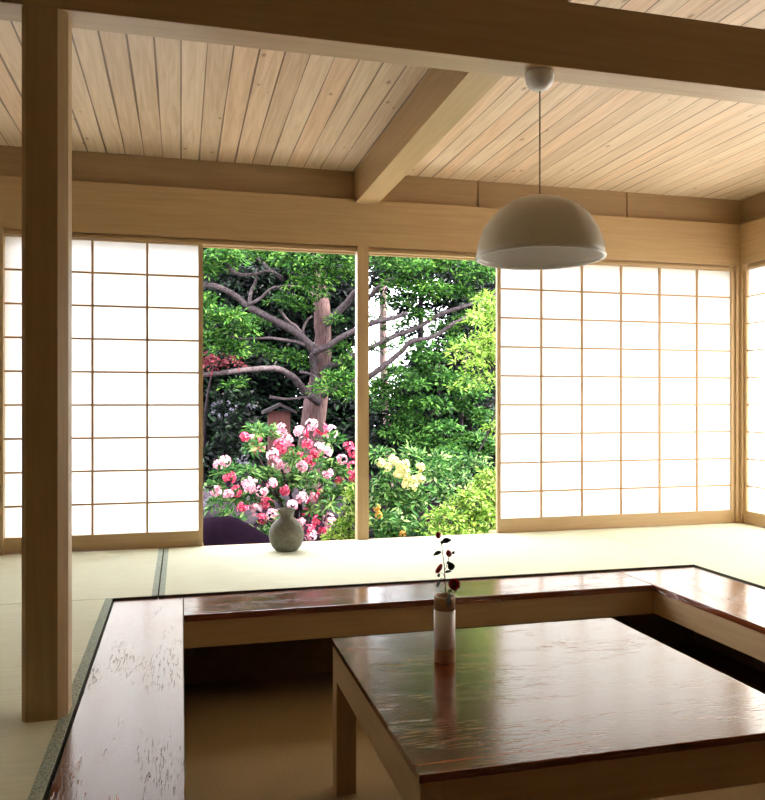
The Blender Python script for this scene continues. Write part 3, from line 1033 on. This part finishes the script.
limb(yw, [(270, 397, 9.6), (285, 399, 9.5), (300, 398, 9.5), (312, 396, 9.6)], 3, 2, B)
tops = [(222, 256, 24, 12, 9.0), (205, 268, 14, 12, 9.1), (258, 252, 22, 8, 9.2), (296, 258, 26, 12, 9.0), (335, 256, 24, 12, 9.1), (348, 275, 12, 9, 9.3), (310, 284, 24, 8, 9.2),
        (285, 302, 16, 6, 9.6), (222, 316, 22, 9, 9.0), (212, 338, 14, 9, 9.1), (240, 330, 18, 6, 9.2), (206, 302, 12, 8, 9.1), (262, 322, 14, 5, 9.7), (228, 348, 20, 7, 9.2),
        (385, 258, 20, 9, 9.1), (412, 268, 24, 10, 9.0), (445, 262, 26, 10, 9.1), (478, 272, 22, 11, 9.0), (428, 290, 24, 8, 9.0), (458, 294, 20, 8, 9.1), (394, 284, 12, 6, 9.3),
        (318, 268, 16, 8, 9.3), (322, 295, 10, 5, 9.5), (306, 310, 8, 4, 9.5), (335, 320, 8, 4, 9.6), (342, 348, 10, 5, 9.7), (385, 347, 12, 5, 9.4), (377, 322, 7, 5, 9.4), (396, 328, 8, 4, 9.4), (388, 302, 8, 4, 9.4), (420, 318, 16, 6, 9.2), (465, 322, 16, 6, 9.2), (405, 305, 10, 4, 9.4), (440, 330, 16, 5, 9.3), (300, 240, 60, 8, 9.4), (430, 242, 60, 8, 9.4),
        (340, 378, 17, 8, 9.1), (325, 388, 12, 5, 9.0), (350, 392, 14, 8, 9.1), (345, 362, 12, 5, 9.3), (260, 352, 20, 6, 9.5), (285, 356, 18, 5, 9.6), (300, 365, 8, 4, 9.7), (235, 385, 12, 4, 9.4)]
foliage(yw, M['yew'], [pb(*t_) for t_ in tops], 80, .075, .026, .085, 14, .55)
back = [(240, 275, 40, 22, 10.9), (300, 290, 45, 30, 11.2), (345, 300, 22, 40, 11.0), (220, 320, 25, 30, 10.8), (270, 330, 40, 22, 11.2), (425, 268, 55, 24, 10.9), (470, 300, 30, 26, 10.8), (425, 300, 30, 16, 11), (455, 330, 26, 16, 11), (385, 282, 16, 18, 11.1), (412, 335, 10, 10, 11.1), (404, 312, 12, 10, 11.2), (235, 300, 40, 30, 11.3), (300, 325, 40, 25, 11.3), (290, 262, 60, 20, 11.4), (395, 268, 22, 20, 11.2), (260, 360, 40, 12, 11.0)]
foliage(yw, M['dark_shade_leaf'], [pb(*t_) for t_ in back], 34, .11, .045, .12, 12, .5, 'inner_foliage')

# ---- layered dark tree right of the post
cf = tree('layered_tree', 'layered green tree with thin dark stems right of the post', 464, 10.2, GT)
limb(cf, [(462, 540, 10.2), (462, 470, 10.2), (461, 430, 10.2), (463, 400, 10.2), (466, 350, 10.3)], 6, 2.5, M['bark_dark'], 'trunk')
limb(cf, [(470, 540, 10.1), (469, 470, 10.1), (471, 440, 10.1), (472, 422, 10.0), (482, 410, 9.9), (497, 398, 9.8)], 4, 2, M['bark_dark'], 'trunk')
limb(cf, [(464, 420, 10.2), (470, 408, 10.1), (477, 398, 10.0), (480, 385, 10)], 2.5, 1.2, M['bark_dark'])
limb(cf, [(428, 420, 10.4), (437, 405, 10.4), (440, 380, 10.4), (439, 358, 10.4)], 3, 1.5, M['bark_dark'])
lay = [(398, 374, 16, 5, 9.8), (430, 358, 22, 6, 9.9), (408, 386, 22, 5, 9.7), (446, 380, 20, 6, 9.8), (425, 372, 18, 5, 10.1), (470, 392, 22, 7, 9.8), (396, 403, 18, 5, 9.8), (428, 402, 22, 6, 9.7),
       (458, 408, 18, 5, 9.9), (486, 418, 14, 8, 9.8), (410, 418, 20, 5, 9.9), (440, 428, 22, 5, 9.6), (398, 434, 18, 5, 9.8), (470, 440, 22, 7, 9.7), (425, 442, 22, 5, 9.6), (488, 448, 14, 8, 9.6), (450, 452, 20, 6, 9.5),
       (455, 345, 16, 5, 9.9), (418, 345, 14, 4, 10), (380, 388, 12, 8, 9.9)]
foliage(cf, M['mid_leaf'], [pb(*t_) for t_ in lay], 90, .085, .032, .085, 13, .6)
foliage(cf, M['dark_shade_leaf'], [pb(*t_) for t_ in [(430, 400, 45, 45, 11.0), (475, 420, 35, 50, 11.0), (450, 360, 40, 20, 11.0), (400, 435, 30, 25, 11.0)]], 34, .11, .05, .12, 12, .5, 'inner_foliage')

# ---- slender pink-barked trunk
sl = tree('slender_tree', 'slender tree with bare pinkish trunk just right of the post', 386, 12.0, GT)
limb(sl, [(391, 520, 12), (389, 460, 12), (387, 420, 12), (384, 380, 12), (383, 340, 12), (383, 300, 12), (384, 250, 12), (385, 200, 12)], 9, 6, M['bark_pink'], 'trunk')
foliage(sl, M['mid_leaf'], [pb(*t_) for t_ in [(378, 296, 12, 8, 12), (390, 318, 8, 5, 12), (376, 385, 8, 8, 12.1), (384, 240, 30, 14, 12), (377, 405, 8, 10, 12.2)]], 22, .09, .035, .1, 12)

# ---- bright lime tree at the right edge
lm = tree('lime_maple', 'bright yellow green leafy tree beside the right paper screen', 512, 8.4, GT)
limb(lm, [(512, 600, 8.4), (512, 500, 8.4), (508, 430, 8.4), (500, 380, 8.4), (494, 330, 8.4), (497, 290, 8.4)], 6, 2, M['bark_dark'], 'trunk')
limb(lm, [(506, 420, 8.4), (498, 408, 8.3), (485, 440, 8.2), (478, 452, 8.1)], 2.5, 1.2, M['bark_dark'])
limb(lm, [(499, 375, 8.4), (485, 360, 8.3), (468, 352, 8.2), (455, 352, 8.1)], 2, 1, M['bark_dark'])
foliage(lm, M['lime_leaf'], [pb(*t_) for t_ in [(488, 300, 14, 8, 8.2), (476, 318, 12, 5, 8.1), (494, 318, 12, 8, 8.2), (484, 338, 14, 8, 8.1), (492, 358, 13, 9, 8.2), (466, 347, 12, 5, 8.0), (476, 364, 14, 7, 8.1),
                                                (488, 380, 12, 8, 8.2), (458, 362, 8, 4, 8.0), (470, 380, 10, 5, 8.1), (494, 425, 10, 6, 8.1), (455, 352, 6, 3, 8), (520, 330, 16, 40, 8.4), (456, 388, 7, 3, 8.0), (482, 350, 18, 14, 8.3), (486, 310, 14, 10, 8.3)]], 52, .075, .024, .07, 11, .35)

# ---- red maple
rm = tree('red_maple', 'small tree with dull red leaves by the left edge of the opening', 206, 11.2, GT)
limb(rm, [(202, 520, 11.2), (203, 450, 11.2), (207, 400, 11.2), (214, 365, 11.2)], 5, 2, M['bark_dark'], 'trunk')
foliage(rm, M['red_leaf'], [pb(*t_) for t_ in [(216, 362, 16, 6, 8.9), (232, 364, 10, 4, 8.9), (206, 366, 12, 7, 9.0)]], 30, .07, .03, .08, 12)

# ---- dark trees behind
for i, (px, Y, lab, blobs) in enumerate((
        (215, 14.0, 'dark evergreen behind the left edge of the opening', [(215, 430, 45, 55, 14), (205, 370, 40, 40, 14), (230, 300, 36, 50, 14.2), (250, 470, 40, 30, 14)]),
        (265, 15.0, 'dark evergreen behind the reddish board and pink flowers', [(275, 430, 40, 55, 15), (262, 375, 34, 40, 15), (304, 362, 14, 30, 15), (272, 310, 34, 50, 15.2), (300, 470, 40, 30, 15)]),
        (338, 14.5, 'dark evergreen behind the trunk and the slim post', [(340, 430, 32, 55, 14.5), (340, 365, 20, 30, 14.5), (330, 305, 28, 50, 14.6), (350, 480, 30, 30, 14.5)]),
        (420, 15.0, 'dark evergreen behind the slender trunk and layered tree', [(425, 440, 50, 50, 15), (440, 385, 34, 35, 15), (385, 470, 34, 24, 15), (374, 415, 18, 26, 15)]),
        (490, 14.5, 'dark evergreen behind the right paper screen edge', [(490, 430, 44, 60, 14.5), (485, 360, 34, 50, 14.5), (478, 290, 26, 50, 14.5)]),
        (150, 13.5, 'dark evergreen hidden mostly by the left paper screen', [(150, 430, 50, 60, 13.5), (140, 340, 45, 60, 13.5)]),
        (560, 13.5, 'dark evergreen hidden mostly by the right paper screen', [(560, 430, 50, 60, 13.5), (565, 340, 45, 60, 13.5)]))):
    tr = tree('dark_evergreen', lab, px, Y, GT)
    limb(tr, [(px, 520, Y), (px + 2, 440, Y), (px - 2, 380, Y), (px + 1, 320, Y), (px - 2, 220, Y), (px, 110, Y)], 10, 2, M['bark_dark'], 'trunk')
    blobs = blobs + [(px - 12, 235, 46, 50, Y + .3), (px + 14, 160, 44, 60, Y + .2), (px - 8, 90, 40, 50, Y + .4)]  # upper crowns out of view, added to keep sky out of the tabletop reflection
    foliage(tr, M['dark_shade_leaf'], [pb(*t_) for t_ in blobs], 36, .17, .075, .16, 12, .5)

# ---- pink rhododendron
GS = 'garden shrubs'


def z5(x, y):
    return 195 + x * 170 / 765, 390 + y * 170 / 765


rh = tree('pink_rhododendron', 'shrub covered in pink and white flower heads behind the round vase', 300, 7.2, GS, 'shrub')
flowers = [(135, 320, 0), (100, 340, 0), (155, 395, 1), (95, 455, 0), (150, 470, 0), (190, 455, 1), (235, 415, 0), (265, 430, 0), (300, 455, 0), (345, 420, 0), (250, 222, 0), (285, 238, 1), (222, 212, 1),
           (290, 268, 1), (395, 175, 0), (412, 226, 0), (385, 262, 1), (350, 290, 0), (372, 335, 0), (410, 350, 0), (430, 272, 1), (470, 188, 0), (525, 155, 0), (515, 190, 1), (570, 175, 1), (612, 188, 0), (555, 258, 0),
           (592, 280, 0), (520, 320, 1), (480, 345, 0), (470, 300, 1), (660, 312, 0), (690, 250, 1), (715, 280, 1), (712, 350, 1), (650, 410, 1), (400, 452, 1), (215, 530, 1), (270, 540, 0), (300, 580, 1), (320, 510, 1),
           (348, 562, 0), (435, 520, 0), (480, 485, 0), (520, 500, 1), (560, 470, 1), (500, 560, 1), (470, 585, 0), (512, 632, 1), (520, 655, 0), (555, 590, 1), (600, 580, 0), (612, 602, 0), (578, 635, 1), (597, 375, 0), (710, 388, 1),
           (530, 480, 0), (245, 440, 0), (380, 245, 1), (585, 262, 0), (540, 285, 1), (505, 245, 1)]
for (x, y_, deep) in flowers:
    px, py = z5(x, y_)
    Y = 7.0 + random.uniform(-.3, .25)
    c = at(px, py, Y)
    s = mpp(c)
    blossom(rh, M['petal_deep'] if deep else M['petal_pale'], c, random.uniform(4.0, 6.0) * s, random.randint(11, 15), 2.9 * s)
lv = [(290, 192), (340, 188), (120, 372), (230, 378), (95, 440), (90, 515), (170, 505), (150, 560), (195, 600), (345, 382), (350, 470), (250, 490), (450, 370), (550, 330), (520, 400), (470, 282), (620, 225), (680, 372),
      (290, 660), (330, 630), (425, 405), (600, 470), (640, 345), (560, 430), (480, 440), (440, 300), (270, 180), (260, 262), (150, 350), (205, 470), (120, 480), (400, 590), (470, 400), (590, 330), (690, 430), (640, 480), (300, 480),
      (530, 560), (600, 520), (660, 440), (380, 420), (320, 390)]
foliage(rh, M['rhodo_leaf'], [pb(*z5(x, y_), 9, 6, 7.1 + random.uniform(-.25, .3)) for x, y_ in lv], 85, .085, .030, .03, 9, .35, jit=.5)
b0 = at(300, 560, 7.25)
for (tx, ty) in ((235, 500), (255, 470), (215, 475), (275, 450), (300, 465), (320, 435), (335, 470), (345, 490), (250, 440), (290, 500)):
    e = at(tx, ty, 7.15)
    b1 = Vector((b0.x + random.uniform(-.15, .15), 7.25, GZ - .05))
    mid = b1.lerp(e, .5) + Vector((0, 0, .10))
    MB().tube([b1, b1.lerp(mid, .5) + Vector((.02, 0, .03)), mid, e], [.022, .018, .013, .006], 7, 3, .1).build('stem', M['bark_dark'], rh)

# ---- light green shrub next to the post
lg_ = tree('leafy_azalea', 'small light green leafy shrub low beside the slim post, right of the pink flowers', 348, 6.3, GS, 'shrub')
foliage(lg_, M['lime_shrub'], [pb(*z5(x, y_), 8, 7, 6.3) for x, y_ in ((700, 490), (685, 550), (700, 610), (645, 620), (670, 655), (610, 655), (715, 450), (740, 560), (720, 660))], 110, .06, .024, .035, 10, .35)
limb(lg_, [(349, 575, 6.3), (349, 545, 6.3), (350, 515, 6.3), (353, 490, 6.3)], 3, 1.2, M['bark_dark'], 'stem')

# ---- cream flowering bush
cb = tree('cream_azalea', 'green bush with cream yellow flowers just right of the slim post', 400, 7.2, GS, 'shrub')
foliage(cb, M['azalea_leaf'], [pb(*t_) for t_ in [(392, 478, 20, 12, 7.3), (382, 500, 16, 12, 7.2), (412, 496, 22, 14, 7.2), (400, 520, 34, 12, 7.0), (385, 535, 26, 10, 6.9), (415, 535, 26, 10, 6.8), (380, 455, 12, 6, 7.7), (412, 456, 20, 7, 7.7), (436, 474, 16, 10, 7.4), (440, 458, 18, 6, 7.9), (452, 476, 18, 8, 8.2), (445, 495, 14, 10, 7.6), (470, 465, 22, 8, 8.6)]],
        75, .085, .030, .06, 10, .45)
limb(cb, [(398, 580, 7.2), (398, 540, 7.2), (394, 505, 7.2), (388, 475, 7.3)], 4, 1.5, M['bark_dark'], 'stem')
limb(cb, [(402, 580, 7.2), (406, 535, 7.2), (416, 500, 7.2), (428, 470, 7.4)], 4, 1.5, M['bark_dark'], 'stem')
for (x, y_) in ((130, 365), (190, 352), (160, 385), (215, 378), (245, 372), (212, 425), (252, 405), (262, 432), (260, 470), (300, 452), (325, 440), (328, 385), (285, 480), (230, 395)):
    c = at(355 + x * .2, 390 + y_ * .2, 7.05)
    s = mpp(c)
    blossom(cb, M['petal_cream'], c, random.uniform(3.4, 5.0) * s, 12, 2.8 * s)
for (x, y_) in ((110, 590), (118, 625), (240, 720)):
    c = at(355 + x * .2, 390 + y_ * .2, 6.75)
    s = mpp(c)
    tag(blossom(cb, M['petal_orange'], c, 2.4 * s, 6, 3.0 * s), 'small orange flower head')

# ---- lime shrub bottom right
ls = tree('lime_shrub', 'broad yellow green shrub at the foot of the right paper screen', 474, 6.7, GS, 'shrub')
foliage(ls, M['lime_shrub'], [pb(*t_) for t_ in [(470, 500, 26, 12, 6.6), (490, 482, 16, 12, 6.7), (448, 518, 20, 10, 6.5), (480, 520, 30, 12, 6.5), (505, 505, 24, 20, 6.7), (436, 534, 14, 6, 6.4), (465, 535, 30, 8, 6.4), (500, 535, 26, 10, 6.4)]], 130, .06, .020, .06, 11, .4)
limb(ls, [(474, 590, 6.7), (474, 550, 6.7), (478, 520, 6.7), (486, 490, 6.7)], 4, 1.5, M['bark_dark'], 'stem')

# ---- dim pale-flowered shrubs in the shade
pf = tree('pale_flowering_shrub', 'shaded shrub with pale blossoms near the left edge of the opening', 222, 11.0, GS, 'shrub')
foliage(pf, M['dark_shade_leaf'], [pb(*t_) for t_ in [(228, 420, 24, 16, 11), (225, 450, 30, 20, 11), (250, 405, 12, 10, 11)]], 16, .12, .05, .1, 11)
for (px, py) in ((214, 405), (220, 402), (228, 403), (235, 407), (214, 412), (219, 416), (227, 415), (232, 410), (248, 405), (253, 408)):
    c = at(px, py, 10.6)
    s = mpp(c)
    blossom(pf, M['petal_lilac'], c, 2.0 * s, 5, 1.5 * s)
limb(pf, [(224, 520, 11), (224, 470, 11), (226, 420, 11)], 4, 2, M['bark_dark'], 'stem')
hy = tree('hydrangea', 'small shrub with bluish white flower heads left of the pink flowers', 242, 9.2, GS, 'shrub')
for (px, py) in ((238, 460), (244, 458), (241, 465), (246, 464)):
    c = at(px, py, 9.0)
    s = mpp(c)
    blossom(hy, M['petal_lilac'], c, 2.6 * s, 9, 1.3 * s)
foliage(hy, M['dark_shade_leaf'], [pb(242, 475, 12, 12, 9.1)], 30, .09, .04, .06, 10)
limb(hy, [(242, 525, 9.1), (242, 495, 9.1), (242, 466, 9.05)], 2.5, 1.2, M['bark_dark'], 'stem')

# ================================================================== LIGHT
w = bpy.data.worlds.new('sky')
scn.world = w
w.use_nodes = True
bg = w.node_tree.nodes['Background']
bg.inputs['Color'].default_value = (0.90, 0.93, 1.0, 1)
bg.inputs['Strength'].default_value = 1.0

sun = bpy.data.lights.new('sun', 'SUN')
sun.energy = 2.0
sun.angle = math.radians(3)
sun.color = (1.0, 0.95, 0.86)
so = bpy.data.objects.new('sun', sun)
col.objects.link(so)
az, el = math.radians(-20), math.radians(42)          # from the right, a little from behind the viewer
dirv = Vector((math.cos(az) * math.cos(el), math.sin(az) * math.cos(el), math.sin(el)))
so.rotation_euler = dirv.to_track_quat('Z', 'Y').to_euler()
so.location = (12, -4, 12)

# ================================================================== CAMERA
cam = bpy.data.cameras.new('camera')
co = bpy.data.objects.new('camera', cam)
col.objects.link(co)
cam.sensor_fit = 'VERTICAL'
cam.sensor_height = 24.0
cam.lens = F / 800.0 * 24.0
cam.shift_y = (HY - CY) / 800.0
cam.clip_start = 0.02
co.location = (0, 0, H)
co.rotation_euler = (PI / 2, 0, -yaw)
scn.camera = co

vs_ = scn.view_settings
vs_.view_transform = 'Standard'
vs_.look = 'None'
vs_.gamma = 1
vs_.use_curve_mapping = False
vs_.exposure = 3.4
scn.cycles.use_denoising = True
scn.cycles.max_bounces = 12
scn.cycles.diffuse_bounces = 8
scn.cycles.transmission_bounces = 8
scn.cycles.sample_clamp_indirect = 8.0
